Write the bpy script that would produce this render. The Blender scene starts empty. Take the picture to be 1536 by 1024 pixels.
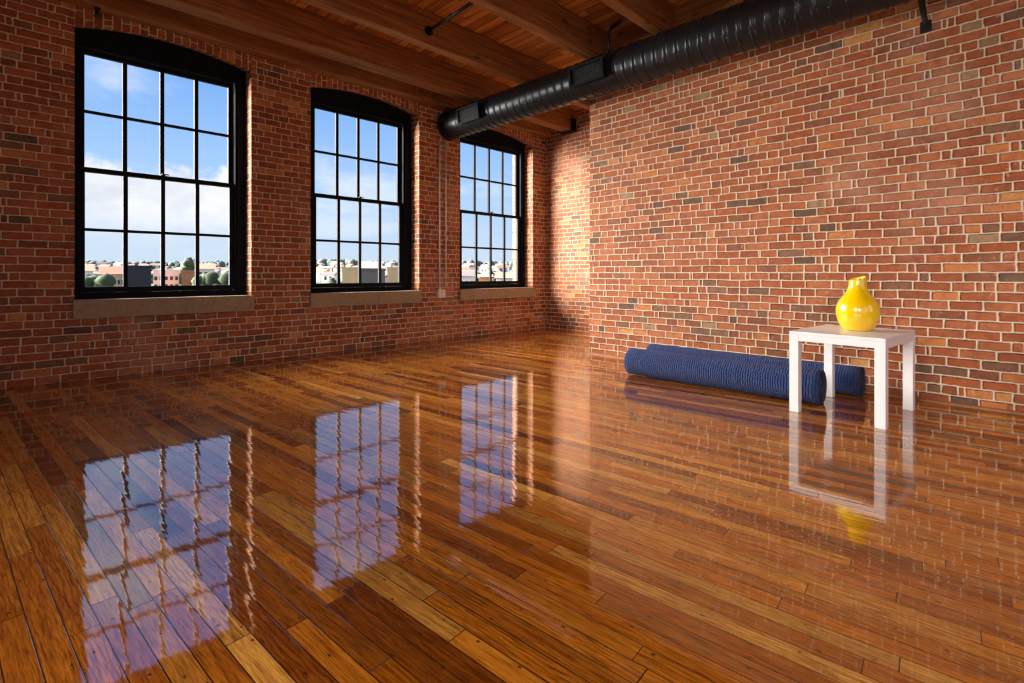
import bpy, bmesh, math, random
from mathutils import Vector, Matrix, noise
PI = math.pi
random.seed(7)
C = bpy.context.scene.collection
SC = bpy.context.scene

# ------------------------------------------------------------------ nodes
class G:
    """small shader-graph writer"""
    def __init__(s, name):
        s.m = bpy.data.materials.new(name); s.m.use_nodes = True
        s.t = s.m.node_tree; s.t.nodes.clear()
        s.out = s.t.nodes.new('ShaderNodeOutputMaterial')
    def n(s, typ, ins=None, **props):
        nd = s.t.nodes.new('ShaderNode' + typ)
        for k, v in props.items(): setattr(nd, k, v)
        for k, v in (ins or {}).items(): s.put(nd.inputs[k], v)
        return nd
    def put(s, sock, v):
        if isinstance(v, bpy.types.NodeSocket): s.t.links.new(v, sock)
        elif isinstance(v, bpy.types.Node): s.t.links.new(v.outputs[0], sock)
        else:
            if hasattr(sock.default_value, '__len__') and len(sock.default_value) == 4 and len(v) == 3: v = (*v, 1)
            sock.default_value = v
    def f(s, op, a, b=0.0, c=0.0, clamp=False):
        nd = s.t.nodes.new('ShaderNodeMath'); nd.operation = op; nd.use_clamp = clamp
        s.put(nd.inputs[0], a); s.put(nd.inputs[1], b); s.put(nd.inputs[2], c)
        return nd.outputs[0]
    def mr(s, v, a, b, c=0.0, d=1.0, smooth=False):
        nd = s.t.nodes.new('ShaderNodeMapRange')
        if smooth: nd.interpolation_type = 'SMOOTHSTEP'
        for i, x in enumerate((v, a, b, c, d)): s.put(nd.inputs[i], x)
        return nd.outputs[0]
    def mix(s, fac, a, b, mode='MIX'):
        nd = s.t.nodes.new('ShaderNodeMix'); nd.data_type = 'RGBA'; nd.blend_type = mode
        s.put(nd.inputs[0], fac); s.put(nd.inputs[6], a); s.put(nd.inputs[7], b)
        return nd.outputs[2]
    def ramp(s, fac, stops, interp='LINEAR'):
        nd = s.t.nodes.new('ShaderNodeValToRGB'); cr = nd.color_ramp; cr.interpolation = interp
        while len(cr.elements) < len(stops): cr.elements.new(0.5)
        for e, (p, c) in zip(cr.elements, stops): e.position = p; e.color = (*c, 1)
        s.put(nd.inputs[0], fac); return nd.outputs[0]
    def noise(s, vec, scale, detail=3, rough=.5, dist=0.0, dim='3D', w=0.0):
        nd = s.t.nodes.new('ShaderNodeTexNoise'); nd.noise_dimensions = dim
        if dim != '1D': s.put(nd.inputs['Vector'], vec)
        if dim in ('1D', '4D'): s.put(nd.inputs['W'], w)
        nd.inputs['Scale'].default_value = scale; nd.inputs['Detail'].default_value = detail
        nd.inputs['Roughness'].default_value = rough; nd.inputs['Distortion'].default_value = dist
        return nd
    def xyz(s, x=0.0, y=0.0, z=0.0):
        return s.n('CombineXYZ', {0: x, 1: y, 2: z}).outputs[0]
    def sep(s, v):
        nd = s.n('SeparateXYZ', {0: v}); return nd.outputs
    def bsdf(s, **k):
        nd = s.t.nodes.new('ShaderNodeBsdfPrincipled')
        for a, v in k.items(): s.put(nd.inputs[a.replace('_', ' ')], v)
        s.t.links.new(nd.outputs[0], s.out.inputs[0]); return nd
    def bump(s, h, strength=1.0, dist=0.01, normal=None):
        nd = s.t.nodes.new('ShaderNodeBump'); nd.inputs['Strength'].default_value = strength
        nd.inputs['Distance'].default_value = dist; s.put(nd.inputs['Height'], h)
        if normal is not None: s.put(nd.inputs['Normal'], normal)
        return nd.outputs[0]

def srgb(r, g, b):
    f = lambda c: (c/255/12.92) if c/255 <= .04045 else ((c/255+.055)/1.055)**2.4
    return (f(r), f(g), f(b))

CH = .072          # brick course height
BL = .195          # brick length
def brick_material(name, seed=0.0):
    g = G(name)
    uv0 = g.n('UVMap').outputs[0]
    obj = g.n('TexCoord').outputs['Object']
    # hand-laid wobble of the joints
    w1 = g.noise(obj, 3.2, 2); w2 = g.noise(obj, 26, 2)
    d1 = g.n('VectorMath', {0: w1.outputs['Color'], 1: (.5, .5, .5)}, operation='SUBTRACT').outputs[0]
    d1 = g.n('VectorMath', {0: d1, 'Scale': .016}, operation='SCALE').outputs[0]
    d2 = g.n('VectorMath', {0: w2.outputs['Color'], 1: (.5, .5, .5)}, operation='SUBTRACT').outputs[0]
    d2 = g.n('VectorMath', {0: d2, 'Scale': .009}, operation='SCALE').outputs[0]
    p = g.n('VectorMath', {0: uv0, 1: d1}, operation='ADD').outputs[0]
    p = g.n('VectorMath', {0: p, 1: d2}, operation='ADD').outputs[0]
    u, v, _ = g.sep(p)
    vr = g.f('DIVIDE', v, CH)
    row = g.f('FLOOR', vr)
    fr = g.f('FRACT', vr)
    dv = g.f('MULTIPLY', g.f('SUBTRACT', .5, g.f('ABSOLUTE', g.f('SUBTRACT', fr, .5))), CH)
    W = g.f('ADD', g.f('DIVIDE', u, BL), g.f('MULTIPLY_ADD', row, 113.5, 50.3 + seed))
    ve = g.n('TexVoronoi', {'W': W, 'Scale': 1.0, 'Randomness': .42}, voronoi_dimensions='1D', feature='DISTANCE_TO_EDGE')
    vf = g.n('TexVoronoi', {'W': W, 'Scale': 1.0, 'Randomness': .42}, voronoi_dimensions='1D', feature='F1')
    s = g.f('SUBTRACT', W, vf.outputs['W'])
    cr, cg, cb = g.n('SeparateColor', {0: vf.outputs['Color']}).outputs[:3]
    cut = g.mr(cr, 0, 1, -.22, .25)
    flag = g.f('GREATER_THAN', cg, .74)
    side = g.f('MULTIPLY', g.f('GREATER_THAN', s, cut), flag)
    d_cut = g.f('ADD', g.f('ABSOLUTE', g.f('SUBTRACT', s, cut)), g.f('MULTIPLY', g.f('SUBTRACT', 1.0, flag), 9.0))
    du = g.f('MULTIPLY', g.f('MINIMUM', ve.outputs['Distance'], d_cut), BL)
    d = g.f('SMOOTH_MIN', du, dv, .012)
    edge = g.mr(w2.outputs[0], .3, .7, .0030, .0062)
    mask = g.mr(g.f('SUBTRACT', d, edge), .0, .0024, smooth=True)
    # one colour for each brick
    wn = g.n('TexWhiteNoise', {'Vector': g.xyz(vf.outputs['W'], side, row)}, noise_dimensions='3D')
    r1 = wn.outputs['Value']; rc = g.n('SeparateColor', {0: wn.outputs['Color']}).outputs
    base = g.ramp(r1, [(0, srgb(148, 84, 56)), (.16, srgb(170, 100, 68)), (.34, srgb(156, 88, 58)), (.5, srgb(176, 108, 76)),
                       (.64, srgb(164, 90, 52)), (.76, srgb(136, 82, 60)), (.85, srgb(190, 122, 76)), (.90, srgb(132, 94, 76)),
                       (.93, srgb(122, 90, 74)), (.955, srgb(156, 128, 106)), (.968, srgb(104, 80, 68)), (.985, srgb(200, 146, 94))], 'CONSTANT')
    base = g.mix(1, base, (1.0, .96, .80), 'MULTIPLY')
    base = g.mix(g.mr(rc[1], 0, 1, 0, .35), base, g.mix(1, base, srgb(225, 200, 180), 'MULTIPLY'))
    off = g.n('VectorMath', {0: obj, 1: wn.outputs['Color']}, operation='ADD').outputs[0]
    mot = g.noise(off, 17, 5, .65)
    base = g.mix(g.mr(mot.outputs[0], .42, .66, 0, .42), base, g.mix(1, base, srgb(150, 120, 110), 'MULTIPLY'))
    fl = g.noise(off, 24, 4, .6)
    base = g.mix(g.mr(fl.outputs[0], .62, .72, 0, .55), base, srgb(206, 150, 110))
    big = g.noise(obj, .9, 4, .6)
    base = g.mix(g.mr(big.outputs[0], .55, .72, 0, .28), base, srgb(212, 172, 144))
    mort = g.mix(g.noise(obj, 60, 3).outputs[0], srgb(196, 172, 144), srgb(228, 208, 182))
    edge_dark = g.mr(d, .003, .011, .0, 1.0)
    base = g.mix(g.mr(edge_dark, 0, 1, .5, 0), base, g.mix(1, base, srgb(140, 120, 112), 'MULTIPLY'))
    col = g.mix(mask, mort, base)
    rnd = g.mr(g.f('SMOOTH_MIN', d, .012, .006), .001, .012, smooth=True)
    h = g.f('ADD', rnd, g.f('MULTIPLY', mot.outputs[0], .35))
    h = g.f('ADD', h, g.f('MULTIPLY', g.noise(obj, 140, 2).outputs[0], .12))
    h = g.f('ADD', h, g.f('MULTIPLY', rc[2], .25))
    nrm = g.bump(h, 1.0, .010)
    g.bsdf(Base_Color=col, Roughness=g.mr(mask, 0, 1, .92, .72), Normal=nrm, Specular_IOR_Level=.35)
    return g.m

FLOOR_ANG = math.radians(5.4)
def floor_material():
    g = G('varnished_plank_floor')
    obj = g.n('TexCoord').outputs['Object']
    x, y, z = g.sep(obj)
    c, s_ = math.cos(FLOOR_ANG), math.sin(FLOOR_ANG)
    # along-plank axis a, across axis b
    a = g.f('ADD', g.f('MULTIPLY', x, -s_), g.f('MULTIPLY', y, c))
    b = g.f('ADD', g.f('MULTIPLY', x, c), g.f('MULTIPLY', y, s_))
    PW = .066
    br = g.f('DIVIDE', b, PW); row = g.f('FLOOR', br); fr = g.f('FRACT', br)
    db = g.f('MULTIPLY', g.f('SUBTRACT', .5, g.f('ABSOLUTE', g.f('SUBTRACT', fr, .5))), PW)
    rr = g.n('TexWhiteNoise', {'W': row}, noise_dimensions='1D').outputs['Value']
    W = g.f('ADD', g.f('DIVIDE', a, .95), g.f('ADD', g.f('MULTIPLY', rr, 31.0), g.f('MULTIPLY', row, 41.0)))
    ve = g.n('TexVoronoi', {'W': W, 'Scale': 1.0, 'Randomness': .95}, voronoi_dimensions='1D', feature='DISTANCE_TO_EDGE')
    vf = g.n('TexVoronoi', {'W': W, 'Scale': 1.0, 'Randomness': .95}, voronoi_dimensions='1D', feature='F1')
    da = g.f('MULTIPLY', ve.outputs['Distance'], .95)
    wn = g.n('TexWhiteNoise', {'Vector': g.xyz(vf.outputs['W'], row, 3.0)}, noise_dimensions='3D')
    rc = g.n('SeparateColor', {0: wn.outputs['Color']}).outputs
    base = g.ramp(wn.outputs['Value'], [(0, srgb(118, 64, 14)), (.12, srgb(186, 116, 30)), (.28, srgb(228, 160, 56)), (.42, srgb(150, 84, 20)),
                        (.53, srgb(242, 182, 80)), (.62, srgb(196, 122, 34)), (.76, srgb(214, 142, 44)), (.86, srgb(92, 44, 10)), (1, srgb(252, 200, 104))], 'LINEAR')
    # grain, different on every plank
    off = g.f('MULTIPLY', wn.outputs['Value'], 40.0)
    gv = g.xyz(g.f('MULTIPLY', a, 2.2), g.f('MULTIPLY', b, 34.0), off)
    warp = g.noise(gv, .9, 3, .55)
    gv2 = g.n('VectorMath', {0: gv, 1: g.n('VectorMath', {0: warp.outputs['Color'], 'Scale': 1.6}, operation='SCALE').outputs[0]}, operation='ADD').outputs[0]
    grain = g.noise(gv2, 2.2, 5, .62, .6)
    fine = g.noise(g.xyz(g.f('MULTIPLY', a, 7.0), g.f('MULTIPLY', b, 190.0), off), 2.0, 3, .6)
    rings = g.n('TexWave', {'Vector': g.xyz(g.f('MULTIPLY', a, .22), g.f('MULTIPLY', b, 1.0), off), 'Scale': 22.0, 'Distortion': 9.0,
                            'Detail': 3.0, 'Detail Scale': 1.6, 'Detail Roughness': .5}, wave_type='BANDS', bands_direction='Y')
    col = g.mix(g.mr(grain.outputs[0], .4, .68, 0, .7), base, g.mix(1, base, srgb(150, 104, 72), 'MULTIPLY'))
    col = g.mix(g.mr(fine.outputs[0], .46, .68, 0, .7), col, g.mix(1, col, srgb(124, 84, 58), 'MULTIPLY'))
    col = g.mix(g.f('MULTIPLY', g.mr(rings.outputs[0], .55, .95, 0, .5), g.mr(rc[2], .35, .7, .15, 1)), col, g.mix(1, col, srgb(150, 98, 62), 'MULTIPLY'))
    big = g.noise(obj, .7, 3, .5)
    col = g.mix(g.mr(big.outputs[0], .35, .65, 0, .3), col, g.mix(1, col, srgb(180, 140, 110), 'MULTIPLY'))
    # nail holes, knots
    kn = g.n('TexVoronoi', {'Vector': g.xyz(g.f('MULTIPLY', a, 7.0), g.f('MULTIPLY', b, 14.0), 0.0), 'Scale': 1.0, 'Randomness': 1.0}, voronoi_dimensions='2D')
    kd = g.f('ADD', kn.outputs['Distance'], g.f('MULTIPLY', g.f('SUBTRACT', g.noise(obj, 70, 2).outputs[0], .5), .12))
    knm = g.f('MULTIPLY', g.mr(kd, .02, .06, 1, 0), g.f('GREATER_THAN', g.n('SeparateColor', {0: kn.outputs['Color']}).outputs[0], .42))
    col = g.mix(g.f('MULTIPLY', knm, .85), col, srgb(38, 16, 6))
    dm = g.f('MINIMUM', db, g.f('MULTIPLY', da, 1.0))
    seamw = g.mr(rr, 0, 1, .0006, .0013)
    seam = g.mr(g.f('SUBTRACT', dm, seamw), 0, .0011, 0, 1)
    col = g.mix(seam, srgb(34, 14, 6), col)
    # slow unevenness of the varnish + one small tilt per plank
    tilt = g.f('MULTIPLY', g.f('MULTIPLY', g.f('SUBTRACT', fr, .5), g.f('SUBTRACT', rc[0], .5)), 1.0)
    cup = g.f('MULTIPLY', g.f('POWER', g.f('ABSOLUTE', g.f('SUBTRACT', fr, .5)), 2.0), -.9)
    wav = g.noise(g.xyz(g.f('MULTIPLY', a, 1.2), g.f('MULTIPLY', b, 9.0), 0.0), 3.0, 2, .5)
    wav2 = g.noise(g.xyz(g.f('MULTIPLY', a, 4.0), g.f('MULTIPLY', b, 22.0), 0.0), 3.0, 2, .5)
    h = g.f('ADD', g.f('MULTIPLY', tilt, .45), g.f('MULTIPLY', wav.outputs[0], .55))
    h = g.f('ADD', h, cup)
    h = g.f('ADD', h, g.f('MULTIPLY', wav2.outputs[0], .12))
    h = g.f('ADD', h, g.f('MULTIPLY', seam, .25))
    h = g.f('ADD', h, g.f('MULTIPLY', knm, -.12))
    nrm = g.bump(h, .5, .0009)
    g.bsdf(Base_Color=col, Roughness=.42, Specular_IOR_Level=.05, Normal=nrm, Coat_Tint=(1.0, .88, .66, 1), Coat_Weight=1.0, Coat_IOR=2.3, Coat_Roughness=.035,
           Coat_Normal=nrm)
    return g.m

def timber_material(name, cols, along=(1, 0, 0), board=None, rough=.62, knots=True):
    """wood with grain along x (object space); board = board width across y"""
    g = G(name)
    obj = g.n('TexCoord').outputs['Object']
    x, y, z = g.sep(obj)
    if along[1]: a, b = y, x
    else: a, b = x, y
    rnd = 0.0; seam = None
    oi = g.n('ObjectInfo').outputs['Random']
    if board:
        br = g.f('DIVIDE', b, board); row = g.f('FLOOR', br); fr = g.f('FRACT', br)
        W = g.f('ADD', g.f('DIVIDE', a, 2.3), g.f('MULTIPLY', row, 17.7))
        vf = g.n('TexVoronoi', {'W': W, 'Scale': 1.0}, voronoi_dimensions='1D', feature='F1')
        ve = g.n('TexVoronoi', {'W': W, 'Scale': 1.0}, voronoi_dimensions='1D', feature='DISTANCE_TO_EDGE')
        wn = g.n('TexWhiteNoise', {'Vector': g.xyz(vf.outputs['W'], row, 1.0)}, noise_dimensions='3D')
        rnd = wn.outputs['Value']
        db = g.f('MULTIPLY', g.f('SUBTRACT', .5, g.f('ABSOLUTE', g.f('SUBTRACT', fr, .5))), board)
        seam = g.mr(g.f('MINIMUM', db, g.f('MULTIPLY', ve.outputs['Distance'], 2.3)), .0015, .006, 0, 1)
    offs = g.f('ADD', g.f('MULTIPLY', rnd, 30.0), g.f('MULTIPLY', oi, 50.0))
    gv = g.xyz(g.f('MULTIPLY', a, 1.5), g.f('MULTIPLY', b, 34.0), g.f('MULTIPLY_ADD', z, 34.0, offs))
    n1 = g.noise(gv, 1.0, 5, .55, .3)
    n2 = g.noise(g.xyz(g.f('MULTIPLY', a, 3.0), g.f('MULTIPLY', b, 80.0), g.f('MULTIPLY_ADD', z, 80.0, offs)), 1.5, 3, .6)
    col = g.ramp(g.f('ADD', g.f('MULTIPLY', n1.outputs[0], .75), g.f('MULTIPLY', rnd, .24) if board else .125),
                 [(.28, cols[0]), (.48, cols[1]), (.66, cols[2])])
    col = g.mix(g.mr(n2.outputs[0], .5, .7, 0, .5), col, g.mix(1, col, srgb(140, 104, 80), 'MULTIPLY'))
    if knots:
        kv = g.n('TexVoronoi', {'Vector': g.xyz(g.f('MULTIPLY', a, 1.9), g.f('MULTIPLY', b, 5.0), g.f('MULTIPLY_ADD', z, 5.0, offs)), 'Scale': 1.0})
        kd = g.f('ADD', kv.outputs['Distance'], g.f('MULTIPLY', n1.outputs[0], .12))
        col = g.mix(g.mr(kd, .10, .19, .85, 0), col, srgb(46, 22, 10))
    if seam is not None: col = g.mix(seam, srgb(30, 14, 6), col)
    h = g.f('ADD', n1.outputs[0], g.f('MULTIPLY', n2.outputs[0], .4))
    if seam is not None: h = g.f('ADD', h, seam)
    g.bsdf(Base_Color=col, Roughness=rough, Normal=g.bump(h, .5, .006), Specular_IOR_Level=.35)
    return g.m

def plain(name, col, rough=.5, metal=0.0, coat=0.0, var=0.0, scale=20, bump=0.0, spec=.5, **kw):
    g = G(name); obj = g.n('TexCoord').outputs['Object']
    nz = g.noise(obj, scale, 4, .6)
    c = g.mix(g.mr(nz.outputs[0], .35, .68, 0, 1), col, tuple(min(1, k*(1-var)) for k in col)) if var else col
    b = g.bsdf(Base_Color=c, Roughness=rough, Metallic=metal, Coat_Weight=coat, Specular_IOR_Level=spec, **kw)
    if bump: g.put(b.inputs['Normal'], g.bump(nz.outputs[0], bump, .004))
    return g.m

def glass_material():
    g = G('window_glass')
    tr = g.n('BsdfTransparent', {0: (.97, .985, .985)})
    gl = g.n('BsdfGlossy', {'Color': (1, 1, 1), 'Roughness': .0})
    fr = g.n('Fresnel', {'IOR': 1.35})
    mx = g.n('MixShader', {0: g.f('MULTIPLY', fr.outputs[0], .12), 1: tr.outputs[0], 2: gl.outputs[0]})
    g.put(g.out.inputs[0], mx.outputs[0]); return g.m

M = {}
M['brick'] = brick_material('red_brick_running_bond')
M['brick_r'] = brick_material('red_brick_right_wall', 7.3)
M['floor'] = floor_material()
M['beam'] = timber_material('old_timber_beam', [srgb(100, 62, 34), srgb(138, 90, 50), srgb(172, 118, 72)])
M['beam_y'] = timber_material('old_timber_ledger', [srgb(92, 52, 26), srgb(132, 80, 42), srgb(166, 108, 62)], along=(0, 1, 0))
M['deck'] = timber_material('pine_ceiling_boards', [srgb(128, 70, 22), srgb(184, 112, 44), srgb(222, 154, 76)], along=(0, 1, 0), board=.115)
M['black'] = plain('black_painted_window_frame', srgb(12, 17, 26), .62, var=.12, scale=6, spec=.12)
M['duct'] = plain('black_painted_sheet_metal', srgb(46, 48, 54), .34, metal=.6, var=.15, scale=9)
M['darkmetal'] = plain('black_iron', srgb(16, 16, 18), .5, metal=.3, var=.2)
M['grille'] = plain('black_vent_mesh', srgb(14, 14, 16), .7, var=.5, scale=160, bump=.6)
M['stone'] = plain('tan_cast_stone_sill', srgb(160, 142, 114), .85, var=.25, scale=24, bump=.5)
M['white'] = plain('white_satin_lacquer', srgb(238, 238, 240), .35, coat=.15, var=.02)
M['yellow'] = plain('yellow_glazed_ceramic', srgb(250, 204, 4), .22, coat=1.0, var=.05, scale=5, Coat_Roughness=.04)
M['galv'] = plain('galvanised_conduit', srgb(226, 224, 218), .35, metal=.1, var=.15)
M['plastic'] = plain('white_outlet_plastic', srgb(226, 222, 212), .4, var=.03)
M['slot'] = plain('dark_socket_slot', srgb(30, 28, 26), .6)
M['glass'] = glass_material()
M['trimwood'] = plain('stained_shoe_moulding', srgb(150, 92, 48), .5, var=.35, scale=14)

def mat_mat():
    g = G('navy_woven_mat')
    uv = g.n('UVMap').outputs[0]; u, v, _ = g.sep(uv)       # u along the roll, v around (metres)
    obj = g.n('TexCoord').outputs['Object']
    wob = g.noise(g.xyz(g.f('MULTIPLY', u, 6.0), g.f('MULTIPLY', v, 14.0), 0.0), 2.0, 3, .6)
    uu = g.f('ADD', u, g.f('MULTIPLY', wob.outputs[0], .034))
    rib = g.f('SINE', g.f('MULTIPLY', uu, 2*PI/.019))
    br = g.f('MULTIPLY', rib, g.mr(g.noise(uv, 60, 2).outputs[0], .3, .7, .3, 1.0))
    knob = g.f('SINE', g.f('MULTIPLY', v, 2*PI/.011))
    h = g.f('ADD', br, g.f('MULTIPLY', knob, .35))
    col = g.mix(g.mr(h, -1, 1.2, 0, 1), srgb(6, 16, 50), srgb(42, 76, 152))
    col = g.mix(g.mr(g.noise(obj, 120, 3).outputs[0], .55, .75, 0, .5), col, srgb(48, 76, 132))
    g.bsdf(Base_Color=col, Roughness=.8, Normal=g.bump(h, 1.0, .007), Specular_IOR_Level=.25, Sheen_Weight=.12)
    return g.m
M['mat'] = mat_mat()
M['mat_dark'] = plain('dark_mat_ends_core', srgb(16, 20, 36), .9, var=.3, scale=80, bump=.4)  # darker colour for the end faces and core of the rolls

# ------------------------------------------------------------------ mesh helpers
def new_bm():
    bm = bmesh.new(); bm.loops.layers.uv.new('UVMap'); return bm
def box(bm, x0, x1, y0, y1, z0, z1, M4=None):
    vs = [bm.verts.new((x, y, z)) for x in (x0, x1) for y in (y0, y1) for z in (z0, z1)]
    fs = []
    for idx in ((0, 1, 3, 2), (4, 6, 7, 5), (0, 4, 5, 1), (2, 3, 7, 6), (0, 2, 6, 4), (1, 5, 7, 3)):
        fs.append(bm.faces.new([vs[i] for i in idx]))
    if M4 is not None: bmesh.ops.transform(bm, matrix=M4, verts=vs)
    return vs
def prism(bm, pts, axis, d0, d1):
    """pts: 2D outline; axis 'y' extrudes (x,z) outline in y, 'z' extrudes (x,y), 'x' extrudes (y,z)"""
    def P(p, d):
        return {'y': (p[0], d, p[1]), 'z': (p[0], p[1], d), 'x': (d, p[0], p[1])}[axis]
    a = [bm.verts.new(P(p, d0)) for p in pts]; b = [bm.verts.new(P(p, d1)) for p in pts]
    n = len(pts)
    bm.faces.new(a); bm.faces.new(b[::-1])
    for i in range(n): bm.faces.new((a[i], b[i], b[(i+1) % n], a[(i+1) % n]))
def tube(bm, pts, r, seg=12, cap=True):
    pts = [Vector(p) for p in pts]; rings = []
    up = Vector((0, 0, 1))
    for i, p in enumerate(pts):
        d = (pts[min(i+1, len(pts)-1)] - pts[max(i-1, 0)]).normalized()
        s = d.cross(up)
        if s.length < .05: s = d.cross(Vector((0, 1, 0)))
        s.normalize(); t = s.cross(d).normalized()
        rr = r[i] if isinstance(r, (list, tuple)) else r
        rings.append([bm.verts.new(p + (s*math.cos(2*PI*k/seg) + t*math.sin(2*PI*k/seg))*rr) for k in range(seg)])
    for A, B in zip(rings, rings[1:]):
        for k in range(seg): bm.faces.new((A[k], A[(k+1) % seg], B[(k+1) % seg], B[k]))
    if cap: bm.faces.new(rings[0][::-1]); bm.faces.new(rings[-1])
def lathe(bm, prof, seg=48, center=(0, 0, 0), close=False):
    c = Vector(center); rings = []
    for r, z in prof:
        rings.append([bm.verts.new(c + Vector((r*math.cos(2*PI*k/seg), r*math.sin(2*PI*k/seg), z))) for k in range(seg)] if r > 1e-5 else [bm.verts.new(c + Vector((0, 0, z)))])
    for A, B in zip(rings, rings[1:]):
        for k in range(seg):
            k2 = (k+1) % seg
            if len(A) == 1 and len(B) == 1: continue
            if len(A) == 1: bm.faces.new((A[0], B[k2], B[k]))
            elif len(B) == 1: bm.faces.new((A[k], A[k2], B[0]))
            else: bm.faces.new((A[k], A[k2], B[k2], B[k]))
    return rings
def obj(name, bm, m, parent=None, smooth=False, bevel=0, seg=2, loc=None, fixn=True):
    if fixn: bmesh.ops.recalc_face_normals(bm, faces=bm.faces)
    me = bpy.data.meshes.new(name); bm.to_mesh(me); bm.free()
    me.materials.append(m)
    if smooth: me.shade_smooth()
    o = bpy.data.objects.new(name, me); C.objects.link(o)
    if parent is not None: o.parent = parent
    if loc is not None: o.location = loc
    if bevel:
        b = o.modifiers.new('bevel', 'BEVEL'); b.width = bevel; b.segments = seg; b.limit_method = 'ANGLE'; b.angle_limit = math.radians(35)
        b.harden_normals = False
    return o
def empty(name, loc=(0, 0, 0), rz=0.0):
    o = bpy.data.objects.new(name, None); C.objects.link(o); o.location = loc; o.rotation_euler = (0, 0, rz)
    o.empty_display_size = .2
    return o
def tag(o, label=None, cat=None, group=None, kind=None):
    if label: o['label'] = label
    if cat: o['category'] = cat
    if group: o['group'] = group
    if kind: o['kind'] = kind
    return o

# ------------------------------------------------------------------ room dimensions (metres; camera 1 m above the boards)
YW, XR, XF, YC = 6.2, 5.06, 6.94, 3.78       # window wall, right wall, far recess wall, corner of the right wall
XL, YB, ZC = -3.2, -3.6, 3.86                # left wall and back wall behind the camera, ceiling boards
SPR, RISE = 3.32, .10                        # arch springing height and rise
WIN = [(.349, 1.88), (2.564, 4.164), (4.922, 6.598)]
GLS = [(.437, 1.711), (2.728, 3.962), (5.137, 6.434)]
ZS = .75                                     # sill top

def arch_z(a, b, x):
    h = (b-a)/2; R = (h*h+RISE*RISE)/(2*RISE); c = (a+b)/2
    return SPR + RISE - R + math.sqrt(max(0, R*R-(x-c)**2))

def quad_uv(bm, pts, uvs):
    uvl = bm.loops.layers.uv.active
    f = bm.faces.new([bm.verts.new(p) for p in pts])
    for l, uv in zip(f.loops, uvs): l[uvl].uv = uv
    return f
def wall_y(bm, x0, x1, z0, z1, y, flip=False):
    quad_uv(bm, [(x0, y, z0), (x1, y, z0), (x1, y, z1), (x0, y, z1)], [(x0, z0), (x1, z0), (x1, z1), (x0, z1)])
def wall_x(bm, y0, y1, z0, z1, x, uo=0):
    quad_uv(bm, [(x, y0, z0), (x, y1, z0), (x, y1, z1), (x, y0, z1)], [(y0+uo, z0), (y1+uo, z0), (y1+uo, z1), (y0+uo, z1)])

# window wall with three arched openings
bm = new_bm()
YO = 6.72                                     # outside face
xs = [XL-.3]
for a, b in WIN: xs += [a, b]
xs.append(XF+.3)
for i in range(0, len(xs), 2):
    for y in (YW, YO): wall_y(bm, xs[i], xs[i+1], 0, ZC+.2, y)
NSEG = 24
for a, b in WIN:
    zb = ZS-.17
    for y in (YW, YO): wall_y(bm, a, b, 0, zb+.02, y)
    quad_uv(bm, [(a, YW, zb+.02), (b, YW, zb+.02), (b, YO, zb+.02), (a, YO, zb+.02)], [(a, 0), (b, 0), (b, .5), (a, .5)])
    for x, uo in ((a, 3.1), (b, -YW)):
        quad_uv(bm, [(x, YW, zb), (x, YO, zb), (x, YO, SPR+.13), (x, YW, SPR)], [(YW+uo+x, zb), (YO+uo+x, zb), (YO+uo+x, SPR+.13), (YW+uo+x, SPR)])
    s = 0.0
    for k in range(NSEG):
        u0, u1 = a+(b-a)*k/NSEG, a+(b-a)*(k+1)/NSEG
        z0, z1 = arch_z(a, b, u0), arch_z(a, b, u1)
        ds = math.hypot(u1-u0, z1-z0); H = .19
        off = a*7.0
        # soldier course following the arch
        quad_uv(bm, [(u0, YW, z0), (u1, YW, z1), (u1, YW, z1+H), (u0, YW, z0+H)],
                [(off, s), (off, s+ds), (off+H, s+ds), (off+H, s)])
        quad_uv(bm, [(u0, YW, z0+H), (u1, YW, z1+H), (u1, YW, ZC+.2), (u0, YW, ZC+.2)], [(u0, z0+H), (u1, z1+H), (u1, ZC+.2), (u0, ZC+.2)])
        quad_uv(bm, [(u0, YO, z0+.13), (u1, YO, z1+.13), (u1, YO, ZC+.2), (u0, YO, ZC+.2)], [(u0, z0), (u1, z1), (u1, ZC+.2), (u0, ZC+.2)])
        quad_uv(bm, [(u0, YW, z0), (u1, YW, z1), (u1, YO, z1+.13), (u0, YO, z0+.13)], [(off, s), (off, s+ds), (off+YO-YW, s+ds), (off+YO-YW, s)])
        s += ds
tag(obj('wall_left', bm, M['brick'], fixn=False), kind='structure')

bm = new_bm(); wall_x(bm, YB-.3, YC, 0, ZC+.2, XR)
quad_uv(bm, [(XR, YC, 0), (XF+.3, YC, 0), (XF+.3, YC, ZC+.2), (XR, YC, ZC+.2)], [(YC, 0), (YC+XF+.3-XR, 0), (YC+XF+.3-XR, ZC+.2), (YC, ZC+.2)])
wall_x(bm, YB-.3, YC-.02, 0, ZC+.2, XR+.3); 
tag(obj('wall_right', bm, M['brick_r'], fixn=False), kind='structure')
bm = new_bm(); wall_x(bm, YC, YW+.02, 0, ZC+.2, XF, 2.2)
tag(obj('wall_far', bm, M['brick'], fixn=False), kind='structure')

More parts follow.
